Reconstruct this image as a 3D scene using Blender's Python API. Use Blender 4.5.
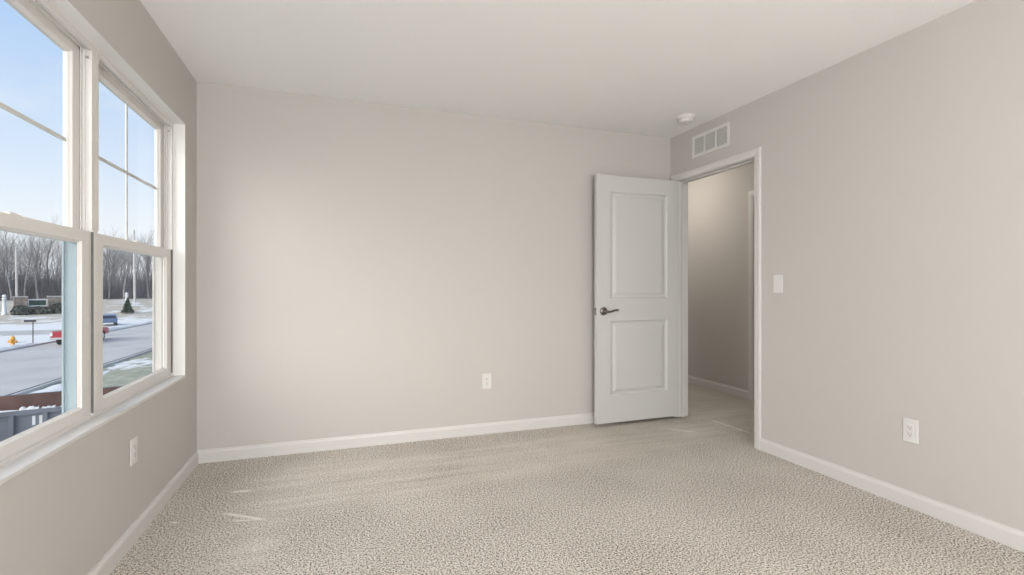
import bpy, bmesh, math, random
from mathutils import Vector, Matrix

for o in list(bpy.data.objects):
    bpy.data.objects.remove(o)
SC = bpy.context.scene
COL = SC.collection
PI = math.pi

# ------------------------------------------------------------------ camera
EYE = 1.124
cam_d = bpy.data.cameras.new('camera')
cam_d.sensor_width = 36.0
cam_d.lens = 491.0 * 36.0 / 1024.0
cam_d.clip_start = 0.02
cam_d.clip_end = 600
cam = bpy.data.objects.new('camera', cam_d)
COL.objects.link(cam)
cam.location = (0, 0, EYE)
cam.rotation_euler = (PI / 2, 0, math.radians(-19.3))
SC.camera = cam

# ------------------------------------------------------------------ view, sky, lamps
SC.view_settings.view_transform = 'Standard'
SC.view_settings.look = 'None'
SC.view_settings.gamma = 1.0
SC.view_settings.exposure = 0.0
SC.view_settings.use_curve_mapping = False
try:
    SC.cycles.use_denoising = True
    SC.cycles.max_bounces = 10
    SC.cycles.diffuse_bounces = 6
    SC.cycles.transparent_max_bounces = 16
    SC.cycles.sample_clamp_indirect = 6.0
except Exception:
    pass

W = bpy.data.worlds.new('sky')
SC.world = W
W.use_nodes = True
nt = W.node_tree
for n in list(nt.nodes):
    nt.nodes.remove(n)


def N(tree, typ, **kw):
    n = tree.nodes.new(typ)
    for k, v in kw.items():
        if k.startswith('i_'):
            n.inputs[k[2:].replace('_', ' ')].default_value = v
        else:
            setattr(n, k, v)
    return n


GLOW = 7.6
tc = N(nt, 'ShaderNodeTexCoord')
sep = N(nt, 'ShaderNodeSeparateXYZ')
nt.links.new(tc.outputs['Generated'], sep.inputs[0])
ramp = N(nt, 'ShaderNodeValToRGB')
cr = ramp.color_ramp
cr.elements[0].position = 0.0
cr.elements[0].color = (0.98, 1.0, 1.03, 1)
cr.elements[1].position = 1.0
cr.elements[1].color = (0.26, 0.46, 0.88, 1)
for p, c in ((0.09, (0.95, 1.0, 1.05, 1)), (0.19, (0.76, 0.88, 1.05, 1)), (0.36, (0.52, 0.71, 1.0, 1))):
    e = cr.elements.new(p)
    e.color = c
nt.links.new(sep.outputs['Z'], ramp.inputs[0])
# thin cloud
cn = N(nt, 'ShaderNodeTexNoise', i_Scale=3.2, i_Detail=5.0, i_Roughness=0.55)
cmap = N(nt, 'ShaderNodeMapping')
cmap.inputs['Scale'].default_value = (1, 1, 2.6)
nt.links.new(tc.outputs['Generated'], cmap.inputs[0])
nt.links.new(cmap.outputs[0], cn.inputs['Vector'])
cmr = N(nt, 'ShaderNodeMapRange')
cmr.inputs[1].default_value = 0.48
cmr.inputs[2].default_value = 0.78
cmr.inputs[3].default_value = 0.0
cmr.inputs[4].default_value = 0.75
nt.links.new(cn.outputs[0], cmr.inputs[0])
mixc = N(nt, 'ShaderNodeMixRGB')
mixc.inputs[2].default_value = (0.96, 0.99, 1.04, 1)
nt.links.new(cmr.outputs[0], mixc.inputs[0])
nt.links.new(ramp.outputs[0], mixc.inputs[1])
# broad bright haze round the sun, behind and above the house front
dot = N(nt, 'ShaderNodeVectorMath', operation='DOT_PRODUCT')
dot.inputs[1].default_value = Vector((-0.74, -0.45, 0.42)).normalized()
nrm = N(nt, 'ShaderNodeVectorMath', operation='NORMALIZE')
nt.links.new(tc.outputs['Generated'], nrm.inputs[0])
nt.links.new(nrm.outputs[0], dot.inputs[0])
mx = N(nt, 'ShaderNodeMath', operation='MAXIMUM')
mx.inputs[1].default_value = 0.0
nt.links.new(dot.outputs['Value'], mx.inputs[0])
pw = N(nt, 'ShaderNodeMath', operation='POWER')
pw.inputs[1].default_value = 7.0
nt.links.new(mx.outputs[0], pw.inputs[0])
gl = N(nt, 'ShaderNodeMath', operation='MULTIPLY')
gl.inputs[1].default_value = GLOW
nt.links.new(pw.outputs[0], gl.inputs[0])
glc = N(nt, 'ShaderNodeMixRGB', blend_type='MULTIPLY')
glc.inputs[0].default_value = 1.0
glc.inputs[2].default_value = (1.0, 0.935, 0.85, 1)
nt.links.new(gl.outputs[0], glc.inputs[1])
addg = N(nt, 'ShaderNodeMixRGB', blend_type='ADD')
addg.inputs[0].default_value = 1.0
nt.links.new(mixc.outputs[0], addg.inputs[1])
nt.links.new(glc.outputs[0], addg.inputs[2])
bg = N(nt, 'ShaderNodeBackground')
bg.inputs['Strength'].default_value = 1.0
nt.links.new(addg.outputs[0], bg.inputs['Color'])
wo = N(nt, 'ShaderNodeOutputWorld')
nt.links.new(bg.outputs[0], wo.inputs[0])


def lamp(name, loc, power, color, radius):
    l = bpy.data.lights.new(name, 'POINT')
    l.energy = power
    l.color = color
    l.shadow_soft_size = radius
    o = bpy.data.objects.new(name, l)
    COL.objects.link(o)
    o.location = loc
    return o


lamp('room_fill_light', (0.2, -1.7, 1.30), 245, (0.945, 0.97, 0.99), 0.20)  # added fill light, unseen behind the camera, brightens the whole room
lamp('hall_ceiling_bulb', (3.16, 4.60, 2.20), 12.5, (1.0, 0.94, 0.85), 0.14)


# ------------------------------------------------------------------ materials
def new_mat(name):
    m = bpy.data.materials.new(name)
    m.use_nodes = True
    t = m.node_tree
    b = t.nodes['Principled BSDF']
    return m, t, b


def mat(name, col, rough=0.6, metal=0.0, spec=0.5, bump=0.0, bscale=200.0, var=0.0, vscale=3.0):
    m, t, b = new_mat(name)
    b.inputs['Base Color'].default_value = (*col, 1)
    b.inputs['Roughness'].default_value = rough
    b.inputs['Metallic'].default_value = metal
    b.inputs['Specular IOR Level'].default_value = spec
    if bump or var:
        co = N(t, 'ShaderNodeTexCoord')
    if bump:
        n = N(t, 'ShaderNodeTexNoise', i_Scale=bscale, i_Detail=3.0)
        t.links.new(co.outputs['Object'], n.inputs['Vector'])
        bp = N(t, 'ShaderNodeBump', i_Strength=bump, i_Distance=0.002)
        t.links.new(n.outputs[0], bp.inputs['Height'])
        t.links.new(bp.outputs[0], b.inputs['Normal'])
    if var:
        n2 = N(t, 'ShaderNodeTexNoise', i_Scale=vscale, i_Detail=6.0)
        t.links.new(co.outputs['Object'], n2.inputs['Vector'])
        r = N(t, 'ShaderNodeMapRange')
        r.inputs[1].default_value = 0.3
        r.inputs[2].default_value = 0.7
        r.inputs[3].default_value = 1 - var
        r.inputs[4].default_value = 1 + var
        t.links.new(n2.outputs[0], r.inputs[0])
        mm = N(t, 'ShaderNodeMixRGB', blend_type='MULTIPLY')
        mm.inputs[0].default_value = 1.0
        mm.inputs[1].default_value = (*col, 1)
        t.links.new(r.outputs[0], mm.inputs[2])
        t.links.new(mm.outputs[0], b.inputs['Base Color'])
    return m


M = {}
M['paint'] = mat('greige wall paint', (0.538, 0.5125, 0.487), 0.85, spec=0.25, bump=0.12, bscale=320)
M['ceiling'] = mat('ceiling paint', (0.86, 0.86, 0.855), 0.95, spec=0.1, bump=0.7, bscale=55)
M['trim'] = mat('white trim paint', (0.64, 0.625, 0.608), 0.4, spec=0.4)
M['liner'] = mat('bright white recess lining', (0.80, 0.79, 0.775), 0.5, spec=0.3)
M['door'] = mat('door paint', (0.56, 0.557, 0.545), 0.45, spec=0.4)
M['vinyl'] = mat('window vinyl', (0.71, 0.69, 0.665), 0.38, spec=0.4)
M['bluefilm'] = mat('pale blue jamb', (0.28, 0.345, 0.375), 0.45, spec=0.4)
M['almond'] = mat('almond outer jamb', (0.50, 0.475, 0.445), 0.45, spec=0.4)
M['plastic'] = mat('white plastic', (0.69, 0.68, 0.66), 0.35, spec=0.45)
M['slot'] = mat('dark slot', (0.05, 0.045, 0.04), 0.7)
M['screw'] = mat('screw metal', (0.55, 0.54, 0.52), 0.35, metal=0.8)
M['nickel'] = mat('dark nickel', (0.20, 0.18, 0.165), 0.28, metal=1.0)
M['hinge'] = mat('satin nickel', (0.42, 0.40, 0.37), 0.35, metal=0.9)
M['duct'] = mat('grey duct', (0.42, 0.41, 0.40), 0.9)
M['gap_shade'] = mat('dark gap shade', (0.13, 0.125, 0.12), 0.7)  # dark colour painted for the shade in the gap beside each lower sash
M['asphalt'] = mat('dry salted asphalt', (0.425, 0.415, 0.40), 0.9, spec=0.2, var=0.12, vscale=0.35)
M['concrete'] = mat('concrete', (0.42, 0.42, 0.41), 0.9, spec=0.2, var=0.1, vscale=1.5)
M['dirt'] = mat('dark gutter grit', (0.10, 0.10, 0.10), 0.95, spec=0.1, var=0.3, vscale=2.0)
M['snow'] = mat('snow', (0.64, 0.635, 0.625), 0.8, spec=0.2, var=0.06, vscale=1.5)
M['bark'] = mat('grey bark', (0.25, 0.24, 0.24), 0.95, spec=0.1, var=0.35, vscale=0.6)
M['bark2'] = mat('pale bark', (0.37, 0.355, 0.345), 0.95, spec=0.1, var=0.3, vscale=0.6)
M['brush'] = mat('bare brush twigs', (0.275, 0.265, 0.275), 0.95, spec=0.1, var=0.35, vscale=0.25)
M['pole'] = mat('weathered pole', (0.52, 0.50, 0.48), 0.85, spec=0.2, var=0.1, vscale=3)
M['steelpaint'] = mat('slate blue steel', (0.135, 0.15, 0.175), 0.6, var=0.25, vscale=1.2)
M['rust'] = mat('rusty steel', (0.175, 0.105, 0.09), 0.8, spec=0.2, var=0.45, vscale=1.4)
M['white'] = mat('white paint', (0.72, 0.72, 0.72), 0.5)
M['redpaint'] = mat('red car paint', (0.42, 0.035, 0.05), 0.3)
M['bluepaint'] = mat('blue grey car paint', (0.10, 0.16, 0.28), 0.3)
M['carglass'] = mat('dark car glass', (0.03, 0.035, 0.045), 0.15)
M['tire'] = mat('tyre rubber', (0.03, 0.03, 0.03), 0.8)
M['chrome'] = mat('wheel metal', (0.5, 0.5, 0.5), 0.3, metal=0.8)
M['yellow'] = mat('hydrant yellow', (0.72, 0.36, 0.05), 0.5)
M['black'] = mat('black metal', (0.05, 0.055, 0.06), 0.5)
M['stone'] = mat('tan stone', (0.27, 0.23, 0.20), 0.9, spec=0.2, var=0.4, vscale=1.6)
M['signgreen'] = mat('dark green sign', (0.035, 0.075, 0.06), 0.5)
M['evergreen'] = mat('evergreen needles', (0.11, 0.16, 0.125), 0.9, spec=0.1, var=0.4, vscale=2)
M['hedge'] = mat('dull shrub leaves', (0.125, 0.135, 0.12), 0.9, spec=0.1, var=0.4, vscale=2)


def glass_mat(name='window glass', refl=0.35):
    m, t, b = new_mat(name)
    t.nodes.remove(b)
    out = t.nodes['Material Output']
    tr = N(t, 'ShaderNodeBsdfTransparent')
    tr.inputs[0].default_value = (0.965, 0.975, 0.975, 1)
    g = N(t, 'ShaderNodeBsdfGlossy')
    g.inputs['Roughness'].default_value = 0.01
    g.inputs['Color'].default_value = (0.9, 0.95, 1.0, 1)
    fr = N(t, 'ShaderNodeFresnel')
    fr.inputs[0].default_value = 1.45
    mu = N(t, 'ShaderNodeMath', operation='MULTIPLY')
    mu.inputs[1].default_value = refl
    mxs = N(t, 'ShaderNodeMixShader')
    t.links.new(fr.outputs[0], mu.inputs[0])
    ge = N(t, 'ShaderNodeNewGeometry')
    inv = N(t, 'ShaderNodeMath', operation='SUBTRACT')
    inv.inputs[0].default_value = 1.0
    t.links.new(ge.outputs['Backfacing'], inv.inputs[1])
    mu2 = N(t, 'ShaderNodeMath', operation='MULTIPLY')
    t.links.new(mu.outputs[0], mu2.inputs[0])
    t.links.new(inv.outputs[0], mu2.inputs[1])
    t.links.new(mu2.outputs[0], mxs.inputs[0])
    t.links.new(tr.outputs[0], mxs.inputs[1])
    t.links.new(g.outputs[0], mxs.inputs[2])
    t.links.new(mxs.outputs[0], out.inputs[0])
    return m


M['glass'] = glass_mat()


def carpet_mat():
    m, t, b = new_mat('speckled cut pile carpet')
    b.inputs['Roughness'].default_value = 1.0
    b.inputs['Specular IOR Level'].default_value = 0.05
    co = N(t, 'ShaderNodeTexCoord')
    L = t.links.new

    def math_(op, a, bb=None, clamp=False):
        n = N(t, 'ShaderNodeMath', operation=op)
        n.use_clamp = clamp
        for i, v in enumerate((a, bb)):
            if v is None:
                continue
            if isinstance(v, (int, float)):
                n.inputs[i].default_value = v
            else:
                L(v, n.inputs[i])
        return n.outputs[0]

    def rng(v, a, bb, c=0.0, d=1.0, smooth=False):
        n = N(t, 'ShaderNodeMapRange')
        if smooth:
            n.interpolation_type = 'SMOOTHSTEP'
        for i, q in zip((1, 2, 3, 4), (a, bb, c, d)):
            n.inputs[i].default_value = q
        L(v, n.inputs[0])
        return n.outputs[0]

    def noise(scale, detail=2.0, rough=0.5, vec=None):
        n = N(t, 'ShaderNodeTexNoise', i_Scale=scale, i_Detail=detail, i_Roughness=rough)
        L(vec or co.outputs['Object'], n.inputs['Vector'])
        return n.outputs[0]

    sp = N(t, 'ShaderNodeSeparateXYZ')
    L(co.outputs['Object'], sp.inputs[0])
    X, Y = sp.outputs[0], sp.outputs[1]
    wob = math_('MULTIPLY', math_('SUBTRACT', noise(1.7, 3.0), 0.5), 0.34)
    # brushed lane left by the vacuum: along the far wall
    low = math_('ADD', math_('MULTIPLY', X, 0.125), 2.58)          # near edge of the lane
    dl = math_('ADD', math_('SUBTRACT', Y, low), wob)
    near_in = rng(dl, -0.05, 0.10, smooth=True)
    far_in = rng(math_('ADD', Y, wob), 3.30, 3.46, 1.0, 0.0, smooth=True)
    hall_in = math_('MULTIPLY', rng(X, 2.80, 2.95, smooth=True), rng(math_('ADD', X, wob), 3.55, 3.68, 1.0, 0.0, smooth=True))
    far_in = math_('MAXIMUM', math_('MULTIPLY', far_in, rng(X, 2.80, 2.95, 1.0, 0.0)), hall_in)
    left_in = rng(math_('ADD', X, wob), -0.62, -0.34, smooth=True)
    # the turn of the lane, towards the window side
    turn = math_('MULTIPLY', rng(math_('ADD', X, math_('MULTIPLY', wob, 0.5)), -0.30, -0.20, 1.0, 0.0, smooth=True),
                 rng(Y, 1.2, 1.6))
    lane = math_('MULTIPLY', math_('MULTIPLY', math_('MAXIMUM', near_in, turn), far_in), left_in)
    # stripes inside the lane
    smap = N(t, 'ShaderNodeMapping')
    smap.inputs['Rotation'].default_value = (0, 0, -0.09)
    smap.inputs['Scale'].default_value = (0.6, 7.0, 1.0)
    L(co.outputs['Object'], smap.inputs[0])
    stripe = noise(1.6, 4.0, 0.6, smap.outputs[0])
    # tufts
    tuft = noise(120.0, 3.0, 0.72)
    tuft2 = noise(190.0, 2.0, 0.6)
    v = math_('ADD', math_('MULTIPLY', tuft, 0.68), math_('MULTIPLY', tuft2, 0.32))
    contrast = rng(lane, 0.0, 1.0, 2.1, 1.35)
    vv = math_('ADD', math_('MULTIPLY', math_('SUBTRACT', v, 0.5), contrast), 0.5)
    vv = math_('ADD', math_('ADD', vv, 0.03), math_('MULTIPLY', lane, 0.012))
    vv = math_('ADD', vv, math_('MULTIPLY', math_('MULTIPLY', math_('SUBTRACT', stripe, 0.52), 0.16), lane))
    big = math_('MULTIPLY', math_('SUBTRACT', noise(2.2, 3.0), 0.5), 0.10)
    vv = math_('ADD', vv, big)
    ra = N(t, 'ShaderNodeValToRGB')
    e = ra.color_ramp.elements
    e[0].position = 0.33
    e[0].color = (0.09, 0.073, 0.057, 1)
    e[1].position = 0.68
    e[1].color = (0.82, 0.78, 0.715, 1)
    for p, c in ((0.43, (0.26, 0.228, 0.192, 1)), (0.50, (0.495, 0.450, 0.395, 1)), (0.57, (0.655, 0.612, 0.552, 1))):
        q = ra.color_ramp.elements.new(p)
        q.color = c
    L(vv, ra.inputs[0])
    cur = ra.outputs[0]
    # pale streaks mixed into the carpet colour
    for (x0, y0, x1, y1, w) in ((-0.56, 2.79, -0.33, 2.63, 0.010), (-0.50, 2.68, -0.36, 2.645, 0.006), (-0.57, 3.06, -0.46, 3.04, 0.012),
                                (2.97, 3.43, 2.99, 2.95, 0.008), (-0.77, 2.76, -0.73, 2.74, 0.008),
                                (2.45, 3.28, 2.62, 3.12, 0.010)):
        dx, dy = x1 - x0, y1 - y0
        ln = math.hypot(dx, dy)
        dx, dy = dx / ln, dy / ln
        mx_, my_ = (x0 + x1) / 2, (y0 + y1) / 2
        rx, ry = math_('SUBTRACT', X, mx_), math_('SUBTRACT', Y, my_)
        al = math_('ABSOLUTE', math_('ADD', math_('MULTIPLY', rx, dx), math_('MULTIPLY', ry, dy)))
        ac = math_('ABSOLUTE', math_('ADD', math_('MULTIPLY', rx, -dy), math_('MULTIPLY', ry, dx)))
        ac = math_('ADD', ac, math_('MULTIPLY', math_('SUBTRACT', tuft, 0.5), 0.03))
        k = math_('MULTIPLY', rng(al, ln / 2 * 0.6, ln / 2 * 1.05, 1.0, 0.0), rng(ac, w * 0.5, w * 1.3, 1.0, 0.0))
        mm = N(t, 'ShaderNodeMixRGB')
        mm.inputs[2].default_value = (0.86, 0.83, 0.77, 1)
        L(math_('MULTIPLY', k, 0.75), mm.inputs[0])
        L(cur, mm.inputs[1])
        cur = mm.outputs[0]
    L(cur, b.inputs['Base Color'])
    bp = N(t, 'ShaderNodeBump', i_Distance=0.012)
    L(rng(lane, 0, 1, 0.5, 0.35), bp.inputs['Strength'])
    L(v, bp.inputs['Height'])
    L(bp.outputs[0], b.inputs['Normal'])
    return m


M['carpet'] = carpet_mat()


def ground_mat():
    m, t, b = new_mat('winter lawn with melting snow')
    b.inputs['Roughness'].default_value = 0.95
    b.inputs['Specular IOR Level'].default_value = 0.1
    L = t.links.new
    co = N(t, 'ShaderNodeTexCoord')
    mp = N(t, 'ShaderNodeMapping')
    mp.inputs['Scale'].default_value = (1, 0.55, 1)
    L(co.outputs['Object'], mp.inputs[0])
    sp = N(t, 'ShaderNodeSeparateXYZ')
    L(co.outputs['Object'], sp.inputs[0])

    def rng(v, a, bb, c=0.0, d=1.0):
        n = N(t, 'ShaderNodeMapRange')
        for i, q in zip((1, 2, 3, 4), (a, bb, c, d)):
            n.inputs[i].default_value = q
        L(v, n.inputs[0])
        return n.outputs[0]

    def op(o, a, bb):
        n = N(t, 'ShaderNodeMath', operation=o)
        for i, q in enumerate((a, bb)):
            if isinstance(q, (int, float)):
                n.inputs[i].default_value = q
            else:
                L(q, n.inputs[i])
        return n.outputs[0]
    s = op('ADD', op('MULTIPLY', sp.outputs[0], -0.40), op('MULTIPLY', sp.outputs[1], 0.917))
    n1 = N(t, 'ShaderNodeTexNoise', i_Scale=0.42, i_Detail=6.0, i_Roughness=0.6)
    L(mp.outputs[0], n1.inputs['Vector'])
    n2 = N(t, 'ShaderNodeTexNoise', i_Scale=2.2, i_Detail=6.0)
    L(mp.outputs[0], n2.inputs['Vector'])
    # amount of snow: little on the near lawn, much beyond the street, little on the far field
    near = rng(sp.outputs[0], -13.0, -22.0, 0.0, 1.0)
    far = rng(s, 84.0, 96.0, 1.0, 0.0)
    amount = op('MULTIPLY', near, far)
    thr = op('ADD', n1.outputs[0], op('MULTIPLY', amount, 0.22))
    mask = rng(thr, 0.555, 0.60)
    gr = N(t, 'ShaderNodeMixRGB')
    gr.inputs[1].default_value = (0.235, 0.255, 0.185, 1)
    gr.inputs[2].default_value = (0.36, 0.345, 0.275, 1)
    L(rng(n2.outputs[0], 0.35, 0.65), gr.inputs[0])
    tan = N(t, 'ShaderNodeMixRGB')
    tan.inputs[2].default_value = (0.44, 0.40, 0.335, 1)
    L(gr.outputs[0], tan.inputs[1])
    L(op('MULTIPLY', rng(s, 60, 90), 0.9), tan.inputs[0])
    mixs = N(t, 'ShaderNodeMixRGB')
    mixs.inputs[2].default_value = (0.64, 0.635, 0.625, 1)
    L(mask, mixs.inputs[0])
    L(tan.outputs[0], mixs.inputs[1])
    L(mixs.outputs[0], b.inputs['Base Color'])
    return m


M['ground'] = ground_mat()


# ------------------------------------------------------------------ mesh building
class MB:
    def __init__(self):
        self.v = []
        self.f = []
        self.smooth = []

    def add(self, verts, faces, smooth=False):
        k = len(self.v)
        self.v += [tuple(p) for p in verts]
        for f in faces:
            self.f.append(tuple(i + k for i in f))
            self.smooth.append(smooth)
        return self

    def box(self, a, b):
        x0, x1 = sorted((a[0], b[0]))
        y0, y1 = sorted((a[1], b[1]))
        z0, z1 = sorted((a[2], b[2]))
        vs = [(x, y, z) for z in (z0, z1) for y in (y0, y1) for x in (x0, x1)]
        return self.add(vs, [(0, 2, 3, 1), (4, 5, 7, 6), (0, 1, 5, 4), (2, 6, 7, 3), (0, 4, 6, 2), (1, 3, 7, 5)])

    def tube(self, p0, p1, r0, r1=None, n=10, caps=True, smooth=True):
        r1 = r0 if r1 is None else r1
        p0, p1 = Vector(p0), Vector(p1)
        d = (p1 - p0).normalized()
        u = d.orthogonal().normalized()
        w = d.cross(u)
        vs = []
        for p, r in ((p0, r0), (p1, r1)):
            for i in range(n):
                a = 2 * PI * i / n
                vs.append(p + u * (math.cos(a) * r) + w * (math.sin(a) * r))
        fs = [(i, (i + 1) % n, n + (i + 1) % n, n + i) for i in range(n)]
        self.add(vs, fs, smooth)
        if caps:
            self.add(vs[:n], [tuple(range(n - 1, -1, -1))])
            self.add(vs[n:], [tuple(range(n))])
        return self

    def lathe(self, prof, n=32, origin=(0, 0, 0), axis=None, smooth=True):
        """prof: list of (radius, height) along +Z, or along axis"""
        q = Matrix.Identity(3)
        if axis is not None:
            q = Vector((0, 0, 1)).rotation_difference(Vector(axis)).to_matrix()
        o = Vector(origin)
        vs = []
        for r, h in prof:
            for i in range(n):
                a = 2 * PI * i / n
                vs.append(o + q @ Vector((r * math.cos(a), r * math.sin(a), h)))
        fs = []
        for k in range(len(prof) - 1):
            for i in range(n):
                j = (i + 1) % n
                fs.append((k * n + i, k * n + j, (k + 1) * n + j, (k + 1) * n + i))
        self.add(vs, fs, smooth)
        self.add(vs[:n], [tuple(range(n - 1, -1, -1))])
        self.add(vs[-n:], [tuple(range(n))])
        return self

    def prism(self, poly, a, b, axes='xz', along='y'):
        """poly: 2-D outline in axes, pushed from a to b along the third axis"""
        idx = {'x': 0, 'y': 1, 'z': 2}
        n = len(poly)
        vs = []
        for t in (a, b):
            for p in poly:
                q = [0, 0, 0]
                q[idx[axes[0]]] = p[0]
                q[idx[axes[1]]] = p[1]
                q[idx[along]] = t
                vs.append(q)
        fs = [tuple(range(n - 1, -1, -1)), tuple(range(n, 2 * n))]
        fs += [(i, (i + 1) % n, n + (i + 1) % n, n + i) for i in range(n)]
        return self.add(vs, fs)

    def path(self, pts, r, n=10):
        """tube through pts with the radius list or number r"""
        rs = r if isinstance(r, (list, tuple)) else [r] * len(pts)
        pts = [Vector(p) for p in pts]
        vs = []
        ref = None
        for k, p in enumerate(pts):
            d = (pts[min(k + 1, len(pts) - 1)] - pts[max(k - 1, 0)]).normalized()
            if ref is None:
                ref = d.orthogonal().normalized()
            u = (ref - d * ref.dot(d)).normalized()
            ref = u
            w = d.cross(u)
            for i in range(n):
                a = 2 * PI * i / n
                vs.append(p + u * (math.cos(a) * rs[k]) + w * (math.sin(a) * rs[k]))
        fs = []
        for k in range(len(pts) - 1):
            for i in range(n):
                j = (i + 1) % n
                fs.append((k * n + i, k * n + j, (k + 1) * n + j, (k + 1) * n + i))
        self.add(vs, fs, True)
        self.add(vs[:n], [tuple(range(n - 1, -1, -1))])
        self.add(vs[-n:], [tuple(range(n))])
        return self

    def build(self, name, m, parent=None, bevel=0.0, seg=2, fixn=True):
        me = bpy.data.meshes.new(name)
        me.from_pydata(self.v, [], self.f)
        me.polygons.foreach_set('use_smooth', self.smooth)
        if fixn:
            bm = bmesh.new()
            bm.from_mesh(me)
            bmesh.ops.recalc_face_normals(bm, faces=bm.faces)
            bm.to_mesh(me)
            bm.free()
        me.materials.append(m)
        me.update()
        o = bpy.data.objects.new(name, me)
        COL.objects.link(o)
        if parent is not None:
            o.parent = parent
        if bevel:
            md = o.modifiers.new('bevel', 'BEVEL')
            md.width = bevel
            md.segments = seg
            md.limit_method = 'ANGLE'
            md.angle_limit = math.radians(40)
        return o


def tag(o, label=None, cat=None, group=None, kind=None):
    if label:
        o['label'] = label
    if cat:
        o['category'] = cat
    if group:
        o['group'] = group
    if kind:
        o['kind'] = kind
    return o


def empty(name, loc=(0, 0, 0), rz=0.0):
    o = bpy.data.objects.new(name, None)
    o.empty_display_size = 0.1
    COL.objects.link(o)
    o.location = loc
    o.rotation_euler = (0, 0, rz)
    return o


def copy_tree(o, parent=None):
    c = o.copy()
    COL.objects.link(c)
    c.parent = parent
    for ch in [q for q in bpy.data.objects if q.parent == o]:
        copy_tree(ch, c)
    return c


def struct(o):
    o['kind'] = 'structure'
    return o


# ------------------------------------------------------------------ the room shell
XL, XR, YF, YB, ZC = -0.866, 2.753, 3.630, -2.45, 2.44
WT = 0.115                      # inner wall thickness
XO = -1.016                     # outer face of the window wall
HX = 3.90                      # far side of the hall
HY0, HY1 = 1.60, 5.60           # hall ends
DY0, DY1, DZ = 2.696, 3.545, 2.040   # doorway in the right wall
WY0, WY1, WZ0, WZ1 = 1.431, 3.385, 0.606, 2.090   # window opening

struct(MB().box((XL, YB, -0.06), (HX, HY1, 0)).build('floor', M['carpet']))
struct(MB().box((XO, YB - WT, ZC), (HX + WT, HY1 + WT, ZC + 0.10)).build('ceiling', M['ceiling']))
m = MB()
m.box((XO, YB - WT, -0.06), (XL, WY0, ZC)).box((XO, WY1, -0.06), (XL, YF + WT, ZC))
m.box((XO, WY0, -0.06), (XL, WY1, WZ0)).box((XO, WY0, WZ1), (XL, WY1, ZC))
struct(m.build('wall_left', M['paint']))
struct(MB().box((XL, YF, -0.06), (XR, YF + WT, ZC)).build('wall_far', M['paint']))
struct(MB().box((XL, YB - WT, -0.06), (XR + WT, YB, ZC)).build('wall_back', M['paint']))
JT = 0.018                      # jamb board
m = MB()
m.box((XR, YB, -0.06), (XR + WT, DY0 - JT, ZC)).box((XR, DY1 + JT, -0.06), (XR + WT, HY1, ZC))
m.box((XR, DY0 - JT, DZ + JT), (XR + WT, DY1 + JT, ZC))
struct(m.build('wall_right', M['paint']))
struct(MB().box((HX, HY0, -0.06), (HX + WT, HY1, ZC)).build('wall_hall_side', M['paint']))
struct(MB().box((XR + WT, HY1, -0.06), (HX + WT, HY1 + WT, ZC)).build('wall_hall_far', M['paint']))
struct(MB().box((XR + WT, HY0 - WT, -0.06), (HX + WT, HY0, ZC)).build('wall_hall_near', M['paint']))

# baseboards
BH, BT = 0.083, 0.014
BP = [(0, 0), (BT, 0), (BT, BH - 0.020), (BT - 0.003, BH - 0.013), (0.007, BH - 0.007), (0.006, BH), (0, BH)]


def base_y(name, x, sgn, y0, y1):
    return struct(MB().prism([(x + sgn * p[0], p[1]) for p in BP], y0, y1, 'xz', 'y').build(name, M['trim']))


def base_x(name, y, sgn, x0, x1):
    return struct(MB().prism([(y + sgn * p[0], p[1]) for p in BP], x0, x1, 'yz', 'x').build(name, M['trim']))


CW, CT = 0.054, 0.017           # casing width and thickness
base_y('baseboard_left', XL, 1, YB + BT, YF - BT)
base_x('baseboard_far', YF, -1, XL, XR)
base_y('baseboard_right', XR, -1, YB + BT, DY0 - 0.005 - CW)
base_x('baseboard_back', YB, 1, XL, XR)
HD0, HD1 = 3.015, 3.831          # door across the hall
base_y('baseboard_hall', HX, -1, HD1 + 0.005 + CW, HY1)

CP = [(0.0, 0.0), (0.0, 0.009), (0.004, 0.011), (0.012, 0.0115), (0.020, 0.014), (0.034, 0.0165), (0.050, CT), (CW - 0.003, CT), (CW, CT - 0.004), (CW, 0.0)]


def casing(name, x, sgn, y0, y1, z1, parent, m):
    """mitred casing round an opening y0..y1 up to z1 on the wall face x"""
    n = len(CP)
    vs = []
    for (w, d) in CP:
        X = x + sgn * d
        vs += [(X, y0 - w, 0.0), (X, y0 - w, z1 + w), (X, y1 + w, z1 + w), (X, y1 + w, 0.0)]
    fs = []
    for i in range(n):
        j = (i + 1) % n
        for k in range(3):
            fs.append((i * 4 + k, i * 4 + k + 1, j * 4 + k + 1, j * 4 + k))
    fs.append(tuple(i * 4 for i in range(n)))
    fs.append(tuple(i * 4 + 3 for i in range(n))[::-1])
    return MB().add(vs, fs).build(name, m, parent)


def doorway(name, x0, x1, y0, y1, z1, room_sgn):
    """jambs and stops between wall faces x0 and x1"""
    t = struct(empty(name, (x0, (y0 + y1) / 2, 0)))
    inv = Matrix.Translation(t.location).inverted()
    parts = []
    parts.append(MB().box((x0, y0 - JT, 0), (x1, y0, z1 + JT)).build('jamb', M['trim']))
    parts.append(MB().box((x0, y1, 0), (x1, y1 + JT, z1 + JT)).build('jamb', M['trim']))
    parts.append(MB().box((x0, y0, z1), (x1, y1, z1 + JT)).build('head_jamb', M['trim']))
    for p in parts:
        p.parent = t
        p.matrix_parent_inverse = inv
    return t, inv


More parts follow.
